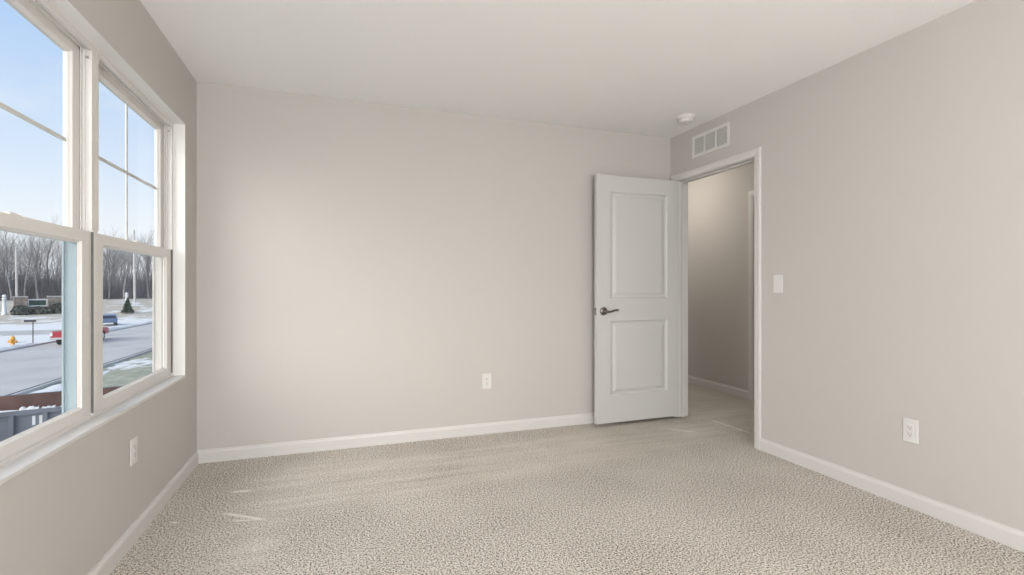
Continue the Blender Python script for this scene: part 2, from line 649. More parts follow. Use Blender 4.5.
t1, inv1 = doorway('trim_1', XR, XR + WT, DY0, DY1, DZ, -1)
tag(t1, 'white painted frame and casing of the open doorway in the right wall', 'door frame')
xs = XR + 0.048
for p in (MB().box((xs, DY0, 0), (xs + 0.032, DY0 + 0.010, DZ)).build('stop', M['trim']),
          MB().box((xs, DY1 - 0.010, 0), (xs + 0.032, DY1, DZ)).build('stop', M['trim']),
          MB().box((xs, DY0 + 0.010, DZ - 0.010), (xs + 0.032, DY1 - 0.010, DZ)).build('stop', M['trim']),
          casing('casing', XR, -1, DY0 - 0.005, DY1 + 0.005, DZ + 0.005, None, M['trim']),
          casing('casing', XR + WT, 1, DY0 - 0.005, DY1 + 0.005, DZ + 0.005, None, M['trim']),
          MB().box((XR + 0.010, DY0, 0.915), (XR + 0.036, DY0 + 0.002, 0.972)).build('strike_plate', M['hinge'])):
    p.parent = t1
    p.matrix_parent_inverse = inv1

# closed door across the hall: a shallow recess is enough of it to see
t2 = struct(empty('door_2', (HX, (HD0 + HD1) / 2, 0)))
tag(t2, 'closed white door across the hall, its casing edge just in view', 'door')
inv2 = Matrix.Translation(t2.location).inverted()
for p in (casing('casing', HX, -1, HD0, HD1, DZ, None, M['trim']),
          MB().box((HX - 0.004, HD0, 0.012), (HX + 0.0, HD1, DZ)).build('door_leaf', M['door'])):
    p.parent = t2
    p.matrix_parent_inverse = inv2

# ------------------------------------------------------------------ the open door
PIN = (XR - 0.010, DY1 - 0.002)
DWID, DHGT, DTH = 0.801, 2.006, 0.035
DR = struct(empty('door_1', (PIN[0], PIN[1], 0), math.radians(0.8)))
tag(DR, 'white two panel door standing open against the far wall', 'door')


def door_slab():
    """local: hinge pin at the origin, leaf runs to -x; faces at y=-0.045 (camera side) and y=-0.010"""
    x1, x0 = -0.003, -0.003 - DWID
    z0 = 0.027
    z1 = z0 + DHGT
    yf, yb = -0.045, -0.045 + DTH
    px0, px1 = x0 + 0.128, x1 - 0.120
    pans = [(px0, 0.246, px1, 0.853), (px0, 1.036, px1, 1.903)]
    mb = MB()
    xs_ = [x0, px0, px1, x1]
    zs_ = [z0, pans[0][1], pans[0][3], pans[1][1], pans[1][3], z1]
    for (y, sg) in ((yf, 1), (yb, -1)):
        for i in range(3):
            for k in range(5):
                if i == 1 and k in (1, 3):
                    continue
                mb.add([(xs_[i], y, zs_[k]), (xs_[i + 1], y, zs_[k]), (xs_[i + 1], y, zs_[k + 1]), (xs_[i], y, zs_[k + 1])], [(0, 1, 2, 3)])
        for (a, b, c, d) in pans:
            rings = [(0, 0), (0.003, 0.004), (0.010, 0.0095), (0.016, 0.0105), (0.030, 0.0105), (0.037, 0.007), (0.052, 0.003), (0.056, 0.0025)]
            vs = []
            for ins, dep in rings:
                yy = y + sg * dep
                vs += [(a + ins, yy, b + ins), (c - ins, yy, b + ins), (c - ins, yy, d - ins), (a + ins, yy, d - ins)]
            fs = []
            for r in range(len(rings) - 1):
                for q in range(4):
                    fs.append((r * 4 + q, r * 4 + (q + 1) % 4, (r + 1) * 4 + (q + 1) % 4, (r + 1) * 4 + q))
            last = (len(rings) - 1) * 4
            fs.append((last, last + 1, last + 2, last + 3))
            mb.add(vs, fs)
    for k in range(5):
        for x in (x0, x1):
            mb.add([(x, yf, zs_[k]), (x, yb, zs_[k]), (x, yb, zs_[k + 1]), (x, yf, zs_[k + 1])], [(0, 1, 2, 3)])
    for i in range(3):
        for z in (z0, z1):
            mb.add([(xs_[i], yf, z), (xs_[i + 1], yf, z), (xs_[i + 1], yb, z), (xs_[i], yb, z)], [(0, 1, 2, 3)])
    # weld
    me = mb.build('door_leaf', M['door'], DR, fixn=False)
    bm = bmesh.new()
    bm.from_mesh(me.data)
    bmesh.ops.remove_doubles(bm, verts=bm.verts, dist=1e-5)
    bmesh.ops.recalc_face_normals(bm, faces=bm.faces)
    bm.to_mesh(me.data)
    bm.free()
    return x0, yf, yb


dx0, dyf, dyb = door_slab()
hx, hz = dx0 + 0.062, 0.933
for side, yy in ((-1, dyf), (1, dyb)):
    h = MB().lathe([(0.0335, 0), (0.0335, 0.004), (0.031, 0.008), (0.022, 0.011), (0.013, 0.013), (0.012, 0.028)], 28, (hx, yy, hz), (0, side, 0)) \
        .build('door_handle', M['nickel'], DR)
    tag(h, 'dark nickel lever handle')
    y2 = yy + side * 0.045
    pts = [(hx, yy + side * 0.026, hz), (hx, yy + side * 0.038, hz), (hx + 0.006, y2, hz), (hx + 0.022, y2 + side * 0.002, hz - 0.004),
           (hx + 0.045, y2 + side * 0.001, hz - 0.003), (hx + 0.070, y2, hz + 0.006), (hx + 0.092, y2, hz + 0.010), (hx + 0.112, y2, hz + 0.008)]
    if side == 1:
        pts = [p for p in pts]
    MB().path(pts, [0.010, 0.010, 0.0105, 0.0095, 0.0085, 0.008, 0.009, 0.0075], 12).build('lever', M['nickel'], h)
lp = MB().box((dx0 - 0.0015, dyf + 0.005, hz - 0.028), (dx0 + 0.001, dyb - 0.005, hz + 0.028)).build('latch_plate', M['nickel'], DR)
MB().prism([(dx0 - 0.011, dyf + 0.011), (dx0, dyf + 0.011), (dx0, dyb - 0.011), (dx0 - 0.004, dyb - 0.011)], hz - 0.009, hz + 0.009, 'xy', 'z').build('latch_bolt', M['hinge'], lp)
for z in (0.27, 1.065, 1.80):
    hg = MB().tube((0.0, -0.003, z - 0.045), (0.0, -0.003, z + 0.045), 0.0065, n=12)
    for q in (-0.045, -0.015, 0.015, 0.045):
        hg.lathe([(0.0072, -0.001), (0.0072, 0.001)], 12, (0, -0.003, z + q))
    hg.box((-0.004, -0.044, z - 0.044), (-0.001, -0.006, z + 0.044))
    hg.lathe([(0.005, 0.0), (0.006, 0.004), (0.002, 0.008)], 12, (0, -0.003, z + 0.045))
    tag(hg.build('hinge', M['hinge'], DR), 'satin metal hinge')

# ------------------------------------------------------------------ the twin window
FX1 = -0.934                    # room-side face of the frames
UW = (WY1 - WY0) / 2


def make_window(name, y0, y1, jambm, label, cat='window'):
    w = struct(empty(name, (FX1, (y0 + y1) / 2, WZ0)))
    tag(w, label, cat)
    inv = Matrix.Translation(w.location).inverted()

    def P(mb, nm, mtl, parent=None, bevel=0.0):
        o = mb.build(nm, mtl, None, bevel)
        o.parent = parent or w
        if parent is None:
            o.matrix_parent_inverse = inv
        return o
    z0, z1 = WZ0, WZ1
    ft = 0.020
    f = MB()
    # frame jambs, head and sill, with the tracks between the sashes
    for (a, b, s) in ((y0, y0 + ft, 1), (y1 - ft, y1, -1)):
        f.box((XO, a, z0), (FX1, b, z1))
        e = b if s == 1 else a
        f.box((-0.9775, e, z0 + 0.012), (-0.9758, e + s * 0.013, z1 - ft))
        f.box((-0.944, e, 1.352), (FX1, e + s * 0.010, z1 - ft))
        f.box((-0.962, e, 1.352), (-0.958, e + s * 0.007, z1 - ft))
        f.box((-0.972, e, 1.352), (-0.968, e + s * 0.010, z1 - ft))
    f.box((XO, y0 + ft, z1 - ft), (FX1, y1 - ft, z1))
    f.box((-0.944, y0 + ft, z1 - ft - 0.010), (FX1, y1 - ft, z1 - ft))
    f.box((-0.9775, y0 + ft, z1 - ft - 0.012), (-0.9758, y1 - ft, z1 - ft))
    f.box((-0.962, y0 + ft, z1 - ft - 0.007), (-0.957, y1 - ft, z1 - ft))
    f.box((XO, y0 + ft, z0), (FX1, y1 - ft, z0 + 0.010))
    fr = P(f, 'frame', M['vinyl'], None, 0.0012)
    # outer sides of the jambs, seen through the lower pane
    for (a, s) in ((y0 + ft, 1), (y1 - ft, -1)):
        j = MB().box((XO - 0.012, a, z0 + 0.012), (-0.977, a + s * 0.006, 1.32)) \
            .box((-0.9875, a, z0 + 0.012), (-0.9835, a + s * 0.012, 1.32)) \
            .box((XO - 0.012, a, z0 + 0.012), (XO - 0.006, a + s * 0.014, 1.32))
        tag(P(j, 'outer_jamb', jambm), 'pale blue outer jamb' if jambm is M['bluefilm'] else None)
    P(MB().lathe([(0.006, 0), (0.006, 0.004), (0.003, 0.006)], 12, (-0.951, y1 - ft - 0.0, z1 - 0.055), (0, -1, 0)), 'jamb_screw', M['screw'], fr)
    # outer sill
    P(MB().prism([(XO - 0.030, z0 - 0.012), (FX1 - 0.004, z0), (FX1 - 0.004, z0 + 0.011), (-0.985, z0 + 0.011), (XO - 0.030, z0 + 0.0)], y0 + ft, y1 - ft, 'xz', 'y'), 'outer_sill', M['vinyl'])

    def sash(nm, xf, xb, a, b, za, zb, st, bot, top, grid):
        """xf = room face, xb = outer face"""
        s = MB()
        gx = xf - 0.013                     # glass plane
        bev = 0.009
        prof = [(0, xb), (0, xf), (1, xf), (1.0, gx), (1.0, xb)]
        # four members with a bevelled inner edge on the room side
        yi0, yi1, zi0, zi1 = a + st, b - st, za + bot, zb - top
        outer = [(a, za), (b, za), (b, zb), (a, zb)]
        mid = [(yi0 - bev, zi0 - bev), (yi1 + bev, zi0 - bev), (yi1 + bev, zi1 + bev), (yi0 - bev, zi1 + bev)]
        inner = [(yi0, zi0), (yi1, zi0), (yi1, zi1), (yi0, zi1)]
        rings = [(xb, outer), (xf, outer), (xf, mid), (xf - 0.006, mid_in(mid, inner, 0.35)), (gx, inner), (xb, inner if grid else mid_in(inner, outer, 0.75))]
        vs = []
        for x, ring in rings:
            vs += [(x, p[0], p[1]) for p in ring]
        fs = []
        nr = len(rings)
        for r in range(nr):
            r2 = (r + 1) % nr
            for q in range(4):
                fs.append((r * 4 + q, r * 4 + (q + 1) % 4, r2 * 4 + (q + 1) % 4, r2 * 4 + q))
        s.add(vs, fs)
        so = P(s, nm, M['vinyl'], None, 0.0010)
        P(MB().box((gx - 0.003, yi0 - 0.006, zi0 - 0.006), (gx - 0.0005, yi1 + 0.006, zi1 + 0.006)), 'glass', M['glass'], so)
        if grid:
            ym, zm = (yi0 + yi1) / 2, (zi0 + zi1) / 2
            g = MB()
            g.box((gx - 0.010, ym - 0.008, zi0), (gx - 0.0035, ym + 0.008, zi1))
            g.box((gx - 0.0098, yi0, zm - 0.008), (gx - 0.0037, yi1, zm + 0.008))
            P(g, 'muntin_grid', M['vinyl'], so, 0.0015)
        return so
    a, b = y0 + ft, y1 - ft
    up = sash('upper_sash', -0.9775, -1.004, a + 0.004, b - 0.004, 1.300, z1 - ft - 0.004, 0.058, 0.050, 0.042, True)
    lo = sash('lower_sash', -0.942, -0.9755, a + 0.001, b - 0.001, z0 + 0.011, 1.345, 0.076, 0.052, 0.050, False)
    for q in (0.5,):
        yc = a + (b - a) * q
        k = MB().box((-0.972, yc - 0.028, 1.345), (-0.945, yc + 0.028, 1.349))
        k.prism([(-0.968, 1.349), (-0.950, 1.349), (-0.953, 1.354), (-0.965, 1.354)], yc - 0.016, yc + 0.020, 'xz', 'y')
        P(k, 'sash_lock', M['vinyl'], lo, 0.001)
    # dark strip standing in for the shaded gap beside the lower sash
    ws = MB().box((-0.941, b - 0.001, z0 + 0.02), (FX1 + 0.0006, b + 0.003, 1.345))
    P(ws, 'gap_shade_strip', M['gap_shade'], fr)
    w.location.x += 0.009
    return w


def mid_in(mid, inner, t):
    return [(m_[0] + (i_[0] - m_[0]) * t, m_[1] + (i_[1] - m_[1]) * t) for m_, i_ in zip(mid, inner)]


make_window('window_1', WY0, WY0 + UW, M['bluefilm'], 'white double-hung window, the nearer of the twin pair, dumpster seen through it')
make_window('window_2', WY0 + UW, WY1, M['almond'], 'white double-hung window nearest the far corner of the room')
# thin whiter lining laid over the head and the sides of the recess
lin = struct(tag(empty('trim_3', (XL, (WY0 + WY1) / 2, WZ1)), 'white lining on the head and sides of the window recess', 'window trim'))
for nm_, a_, b_ in (('head_liner', (FX1, WY0, WZ1 - 0.004), (XL + 0.0005, WY1, WZ1)), ('side_liner', (FX1, WY1 - 0.004, WZ0), (XL + 0.0005, WY1, WZ1 - 0.004)),
                    ('side_liner', (FX1, WY0, WZ0), (XL + 0.0005, WY0 + 0.004, WZ1 - 0.004))):
    o_ = MB().box(a_, b_).build(nm_, M['liner'])
    o_.parent = lin
    o_.matrix_parent_inverse = Matrix.Translation(lin.location).inverted()
# sill board on the ledge
struct(tag(MB().box((FX1 - 0.002, WY0, WZ0 - 0.016), (XL + 0.004, WY1, WZ0 + 0.0005)).build('trim_2', M['trim'], None, 0.003),
           'white sill board under the twin window', 'window sill'))


# ------------------------------------------------------------------ fittings
def outlet(loc, rz):
    """local: plate against y=0, facing -y"""
    t = empty('electrical_outlet', loc, rz)
    MB().box((-0.036, -0.0055, -0.059), (0.036, 0, 0.059)).build('cover_plate', M['plastic'], t, 0.003, 3)
    ins = MB().box((-0.0165, -0.0075, -0.0335), (0.0165, -0.005, 0.0335)).build('receptacle', M['plastic'], t, 0.0012)
    s = MB()
    for zc in (0.017, -0.017):
        s.box((-0.0075, -0.0079, zc - 0.002), (-0.0055, -0.0074, zc + 0.007))
        s.box((0.0050, -0.0079, zc - 0.001), (0.0068, -0.0074, zc + 0.006))
        s.lathe([(0.0028, 0), (0.0028, 0.0005)], 12, (0, -0.0074, zc - 0.0075), (0, -1, 0))
    tag(s.build('slots', M['slot'], ins), 'dark plug slots', kind='stuff')
    for zc in (0.048, -0.048):
        MB().lathe([(0.003, 0), (0.0028, 0.001), (0.001, 0.0013)], 12, (0, -0.0055, zc), (0, -1, 0)).build('screw', M['plastic'], t)
    return t


o1 = outlet((1.065, YF, 0.405), 0)
tag(o1, 'white outlet low on the far wall left of the open door', 'outlet', 'wall outlets')
o2 = copy_tree(o1)
o2.location = (XL, 2.609, 0.400)
o2.rotation_euler = (0, 0, PI / 2)
tag(o2, 'white outlet on the left wall below the window', 'outlet', 'wall outlets')
o3 = copy_tree(o1)
o3.location = (XR, 1.694, 0.392)
o3.rotation_euler = (0, 0, -PI / 2)
tag(o3, 'white outlet low on the right wall above the baseboard', 'outlet', 'wall outlets')

sw = tag(empty('light_switch', (XR, 2.497, 1.147), -PI / 2), 'white rocker light switch on the right wall beside the doorway', 'light switch')
MB().box((-0.036, -0.0055, -0.059), (0.036, 0, 0.059)).build('cover_plate', M['plastic'], sw, 0.003, 3)
MB().box((-0.0165, -0.007, -0.0335), (0.0165, -0.005, 0.0335)).build('switch_frame', M['plastic'], sw, 0.001)
MB().prism([(-0.0065, -0.031), (-0.0085, -0.031), (-0.0105, 0.031), (-0.0065, 0.031)], -0.0145, 0.0145, 'yz', 'x').build('rocker', M['plastic'], sw, 0.001)
for zc in (0.048, -0.048):
    MB().lathe([(0.003, 0), (0.0028, 0.001), (0.001, 0.0013)], 12, (0, -0.0055, zc), (0, -1, 0)).build('screw', M['plastic'], sw)

sd = tag(empty('smoke_detector', (2.52, 3.13, ZC)), 'round white smoke detector on the ceiling above the vent', 'smoke detector')
MB().lathe([(0.072, 0), (0.072, -0.008), (0.069, -0.012)], 40).build('base_plate', M['plastic'], sd)
bd = MB().lathe([(0.060, -0.012), (0.060, -0.018), (0.055, -0.020), (0.055, -0.026), (0.058, -0.028), (0.055, -0.038), (0.042, -0.046), (0.022, -0.049), (0.001, -0.0495)], 40)
b_ = bd.build('detector_body', M['plastic'], sd)
MB().lathe([(0.010, -0.047), (0.010, -0.0515), (0.008, -0.0525)], 16, (0.016, 0.0, 0)).build('test_button', M['plastic'], b_)
for i in range(20):
    a = 2 * PI * i / 20
    if i % 5:
        c_, s_ = math.cos(a), math.sin(a)
        MB().tube((0.0555 * c_, 0.0555 * s_, -0.0212), (0.0555 * c_, 0.0555 * s_, -0.0252), 0.004, n=6).build('vent_slot', M['duct'], b_)

gy0, gy1, gz0, gz1 = 2.927, 3.338, 2.188, 2.366
gv = tag(empty('air_vent', (XR, (gy0 + gy1) / 2, (gz0 + gz1) / 2), -PI / 2), 'white air return grille with three louvred bays above the doorway', 'air vent')
gw, gh = (gy1 - gy0) / 2, (gz1 - gz0) / 2
MB().box((-gw + 0.012, -0.0008, -gh + 0.012), (gw - 0.012, 0, gh - 0.012)).build('backing', M['duct'], gv)
fm = MB()
bw, mw = 0.024, 0.017
iw = 2 * gw - 2 * bw
bay = (iw - 2 * mw) / 3
fm.box((-gw, -0.007, gh - bw), (gw, 0, gh)).box((-gw, -0.007, -gh), (gw, 0, -gh + bw))
fm.box((-gw, -0.007, -gh + bw), (-gw + bw, 0, gh - bw)).box((gw - bw, -0.007, -gh + bw), (gw, 0, gh - bw))
for k in range(2):
    x = -gw + bw + bay * (k + 1) + mw * k
    fm.box((x, -0.0068, -gh + bw), (x + mw, 0, gh - bw))
fm.build('frame', M['plastic'], gv, 0.0012)
for k in range(3):
    x = -gw + bw + (bay + mw) * k
    lv = MB()
    nl = 11
    for i in range(nl):
        z = -gh + bw + (2 * gh - 2 * bw) * (i + 0.5) / nl
        lv.add([(x, -0.006, z - 0.0045), (x + bay, -0.006, z - 0.0045), (x + bay, -0.0012, z + 0.0035), (x, -0.0012, z + 0.0035),
                (x, -0.0052, z - 0.0050), (x + bay, -0.0052, z - 0.0050), (x + bay, -0.0004, z + 0.0030), (x, -0.0004, z + 0.0030)],
               [(0, 1, 2, 3), (4, 7, 6, 5), (0, 4, 5, 1), (2, 6, 7, 3), (1, 5, 6, 2), (0, 3, 7, 4)])
    lv.build('louvres', M['plastic'], gv)
for x in (-gw + 0.011, gw - 0.011):
    MB().lathe([(0.004, 0), (0.0035, 0.0015), (0.001, 0.002)], 12, (x, -0.007, 0), (0, -1, 0)).build('screw', M['plastic'], gv)

# ------------------------------------------------------------------ outdoors
G = -3.476
rnd = random.Random(7)


def sdist(x, y):
    return -0.40 * x + 0.917 * y


def gz(x, y):
    t = min(max((sdist(x, y) - 96.0) / 34.0, 0.0), 1.0)
    return G + 2.1 * t * t * (3 - 2 * t)


# ground as one sheet from the house to beyond the wood
m = MB()
nx, ny = 70, 90
xa, xb_, ya, yb_ = -130.0, -1.3, -30.0, 210.0
vs, fs = [], []
for j in range(ny + 1):
    for i in range(nx + 1):
        x = xa + (xb_ - xa) * i / nx
        y = ya + (yb_ - ya) * j / ny
        vs.append((x, y, gz(x, y) - 0.03))
for j in range(ny):
    for i in range(nx):
        a = j * (nx + 1) + i
        fs.append((a, a + 1, a + nx + 2, a + nx + 1))
m.add(vs, fs, True)
struct(m.build('ground', M['ground']))
RX0, RX1 = -22.7, -13.05
struct(MB().box((RX0, -30, G - 0.2), (RX1, 130, G - 0.005)).build('road', M['asphalt']))
struct(MB().box((RX1, -30, G - 0.2), (RX1 + 0.16, 130, G + 0.10)).build('curb_near', M['concrete'], None, 0.02))
struct(MB().box((RX0 - 0.16, -30, G - 0.2), (RX0, 130, G + 0.10)).build('curb_far', M['concrete'], None, 0.02))
struct(MB().box((RX1 - 0.42, -30, G - 0.1), (RX1, 130, G + 0.0)).build('gutter', M['dirt']))
# driveway in front of the house, where the dumpster stands, and the side street beyond
struct(MB().box((RX1 + 0.16, 9.0, G - 0.2), (-3.0, 19.6, G - 0.002)).build('driveway', M['concrete']))
struct(MB().box((-60, 60.5, G - 0.2), (RX0 - 0.16, 67.0, G - 0.006)).build('side_street', M['asphalt']))


# snow banks: lumpy ridges
def snow_bank(x0, y0, x1, y1, w, h, label):
    m = MB()
    n = 26
    vs = []
    k = 7
    L_ = math.hypot(x1 - x0, y1 - y0)
    ux, uy = (x1 - x0) / L_, (y1 - y0) / L_
    for i in range(n + 1):
        t = i / n
        taper = math.sin(PI * min(max(t, 0.0), 1.0)) ** 0.5
        ww = w * taper * (0.75 + 0.5 * rnd.random()) + 0.01
        hh = h * taper * (0.55 + 0.8 * rnd.random()) + 0.01
        for j in range(k):
            s = -1 + 2 * j / (k - 1)
            px_ = x0 + (x1 - x0) * t - uy * s * ww
            py_ = y0 + (y1 - y0) * t + ux * s * ww
            z = gz(px_, py_) - 0.04 + hh * (1 - s * s) * (0.85 + 0.3 * rnd.random())
            vs.append((px_, py_, z))
    fs = []
    for i in range(n):
        for j in range(k - 1):
            a = i * k + j
            fs.append((a, a + 1, a + k + 1, a + k))
    m.add(vs, fs, True)
    o = m.build('snow_bank', M['snow'])
    return tag(o, label, 'snow', 'ploughed snow banks')


snow_bank(-23.3, 36, -23.4, 52, 0.55, 0.30, 'ploughed snow ridge along the far curb near the hydrant')
snow_bank(-23.3, 55, -23.5, 92, 0.55, 0.30, 'ploughed snow ridge along the far curb beyond the red truck')
snow_bank(-12.3, 21.5, -12.2, 33.5, 0.55, 0.12, 'thin snow strip along the near curb behind the dumpster')
snow_bank(-30, 60, -42, 59.4, 0.9, 0.55, 'heap of snow at the corner of the side street')


# dumpster --------------------------------------------------------------
def dumpster():
    t = tag(empty('dumpster', (-6.015, 17.137, G), math.radians(12.8)),
            'long open dumpster, rusty inside, slate outside, snow on its rim', 'dumpster')
    Lb, Wd, H = 7.0, 2.45, 1.555
    z0 = 0.16
    tk = 0.05
    # side walls with ribs, local x from -Lb to 0
    for sy in (-1, 1):
        y = sy * Wd / 2
        s = MB().box((-Lb, y, z0), (0, y - sy * tk, H))
        s.box((-Lb, y + sy * 0.05, H - 0.12), (0, y - sy * 0.06, H))
        s.box((-Lb, y + sy * 0.05, z0), (0, y, z0 + 0.12))
        x = -0.04
        while x > -Lb:
            s.box((x, y, z0), (x - 0.09, y + sy * 0.07, H - 0.10))
            x -= 0.62
        s.build('side_wall', M['steelpaint'], t, 0.006)
        MB().box((-Lb + tk, y - sy * 0.061, z0 + 0.06), (-tk - 0.02, y - sy * 0.070, H - 0.004)).build('lining', M['rust'], t)
    for x, nm in ((0, 'tail_door'), (-Lb, 'front_wall')):
        sg = 1 if x == 0 else -1
        e = MB().box((x, -Wd / 2 + tk, z0), (x - sg * tk, Wd / 2 - tk, H))
        for k in range(5):
            yy = -Wd / 2 + 0.2 + k * (Wd - 0.4) / 4
            e.box((x, yy - 0.045, z0), (x + sg * 0.06, yy + 0.045, H - 0.05))
        e.box((x + sg * 0.055, -Wd / 2 + tk, H - 0.12), (x - sg * 0.06, Wd / 2 - tk, H))
        e.build(nm, M['steelpaint'], t, 0.006)
        MB().box((x - sg * (tk + 0.002), -Wd / 2 + 0.07, z0 + 0.03), (x - sg * (tk + 0.012), Wd / 2 - 0.07, H - 0.13)).build('lining', M['rust'], t)
    MB().box((-Lb + tk, -Wd / 2 + tk, z0), (-tk, Wd / 2 - tk, z0 + 0.05)).build('floor_plate', M['rust'], t)
    r = MB()
    for sy in (-0.45, 0.45):
        r.box((-Lb + 0.1, sy - 0.06, 0.05), (-0.1, sy + 0.06, z0))
    r.build('rail', M['steelpaint'], t)
    for x in (-0.5, -Lb + 0.5):
        for sy in (-0.62, 0.62):
            MB().tube((x, sy - 0.08, 0.10), (x, sy + 0.08, 0.10), 0.10, n=16).build('wheel', M['black'], t)
    for x in (-1.58, -1.45):
        mk = MB().box((x, -Wd / 2 - 0.003, 1.15), (x + 0.058, -Wd / 2, 1.38))
        tag(mk.build('painted_bar', M['white'], t), 'white upright bar painted on the side')
    # snow along the near rim
    def rim(name, xs0, xs1, yc, amp, seed, wdt):
        q = random.Random(seed)
        n = 30
        vs = []
        for i in range(n + 1):
            f = i / n
            x = xs0 + (xs1 - xs0) * f
            hh = amp * (0.35 + 0.65 * abs(math.sin(f * 7.3 + seed))) * (0.7 + 0.5 * q.random()) + 0.004
            if i in (0, n):
                hh = 0.003
            for (s, zz) in ((-1, 0), (-0.7, 0.75), (0, 1.0), (0.7, 0.75), (1, 0)):
                vs.append((x, yc + s * wdt, H - 0.002 + zz * hh))
        fs = []
        for i in range(n):
            for j in range(4):
                a = i * 5 + j
                fs.append((a, a + 1, a + 6, a + 5))
        o = MB().add(vs, fs, True).build(name, M['snow'], t)
        o['label'] = 'snow lying on the rim'
    rim('rim_snow', -1.14, -1.40, -Wd / 2, 0.045, 1, 0.05)
    rim('rim_snow', -1.45, -1.82, -Wd / 2, 0.085, 2, 0.05)
    rim('rim_snow', -1.84, -Lb + 0.1, -Wd / 2, 0.025, 4, 0.05)
    rim('rim_snow', -0.10, -1.05, -Wd / 2, 0.03, 5, 0.05)
    return t


dumpster()


# vehicles ----------------------------------------------------------------
def wheel(parent, x, y, sy, r=0.37):
    w_ = MB().lathe([(r * 0.6, -0.12), (r * 0.96, -0.12), (r, -0.09), (r, 0.09), (r * 0.96, 0.12), (r * 0.6, 0.12)], 24, (x, y, r), (0, 1, 0)).build('wheel', M['tire'], parent)
    MB().lathe([(r * 0.62, 0), (r * 0.6, 0.015), (r * 0.25, 0.03), (0.03, 0.045)], 20, (x, y + sy * 0.105, r), (0, sy, 0)).build('hub', M['chrome'], w_)


def pickup(loc, rz, label):
    t = tag(empty('pickup_truck', loc, rz), label, 'truck')
    wd = 0.93
    # body outline, nose towards +x
    body = [(-2.75, 0.55), (-1.95, 0.50), (-1.85, 0.72), (-1.65, 0.84), (-1.40, 0.84), (-1.2, 0.72), (-1.1, 0.48), (1.25, 0.48), (1.35, 0.72),
            (1.55, 0.84), (1.80, 0.84), (2.0, 0.72), (2.1, 0.50), (2.72, 0.52), (2.78, 0.85), (2.70, 1.04), (1.15, 1.16), (0.95, 1.18), (-0.85, 1.16), (-2.78, 1.14)]
    MB().prism(body, -wd, wd, 'xz', 'y').build('body', M['redpaint'], t, 0.03)
    cab = [(1.12, 1.10), (0.42, 1.76), (0.25, 1.82), (-0.60, 1.82), (-0.74, 1.76), (-0.86, 1.10)]
    c = MB()
    n = len(cab)
    vs = [(p[0], -wd + 0.02 + (p[1] - 1.1) * 0.18, p[1]) for p in cab] + [(p[0], wd - 0.02 - (p[1] - 1.1) * 0.18, p[1]) for p in cab]
    c.add(vs, [tuple(range(n - 1, -1, -1)), tuple(range(n, 2 * n))] + [(i, (i + 1) % n, n + (i + 1) % n, n + i) for i in range(n)])
    cb = c.build('cab', M['redpaint'], t, 0.02)
    for sy in (-1, 1):
        g = []
        for (x, z) in ((0.86, 1.22), (0.36, 1.68), (-0.56, 1.70), (-0.72, 1.22)):
            g.append((x, sy * (wd - 0.02 - (z - 1.1) * 0.18 + 0.004), z))
        g2 = [(p[0], p[1] - sy * 0.012, p[2]) for p in g]
        MB().add(g + g2, [(0, 1, 2, 3), (4, 7, 6, 5), (0, 4, 5, 1), (1, 5, 6, 2), (2, 6, 7, 3), (3, 7, 4, 0)]).build('side_window', M['carglass'], cb)
    for (xa_, za_, xb2, zb2, nm) in ((1.04, 1.19, 0.50, 1.70, 'windscreen'), (-0.85, 1.22, -0.765, 1.68, 'rear_window')):
        sg = 1 if xa_ > 0 else -1
        w1, w2 = wd - 0.14, wd - 0.24
        g = [(xa_ + sg * 0.006, -w1, za_), (xa_ + sg * 0.006, w1, za_), (xb2 + sg * 0.006, w2, zb2), (xb2 + sg * 0.006, -w2, zb2)]
        g2 = [(p[0] - sg * 0.02, p[1], p[2]) for p in g]
        MB().add(g + g2, [(0, 1, 2, 3), (4, 7, 6, 5), (0, 4, 5, 1), (1, 5, 6, 2), (2, 6, 7, 3), (3, 7, 4, 0)]).build(nm, M['carglass'], cb)
    MB().box((-2.70, -wd + 0.08, 1.12), (-0.95, wd - 0.08, 1.15)).build('bed', M['black'], t)
    MB().box((2.72, -wd, 0.48), (2.86, wd, 0.68)).build('bumper', M['chrome'], t, 0.02)
    MB().box((-2.90, -wd, 0.50), (-2.76, wd, 0.66)).build('bumper', M['chrome'], t, 0.02)
    for sy in (-1, 1):
        MB().box((-2.80, sy * (wd - 0.16), 0.78), (-2.765, sy * (wd - 0.02), 1.08)).build('tail_light', M['white'], t)
        MB().box((2.72, sy * (wd - 0.32), 0.78), (2.79, sy * (wd - 0.04), 0.94)).build('headlight', M['white'], t)
        for x in (-1.52, 1.68):
            wheel(t, x, sy * (wd - 0.13), sy)
    return t


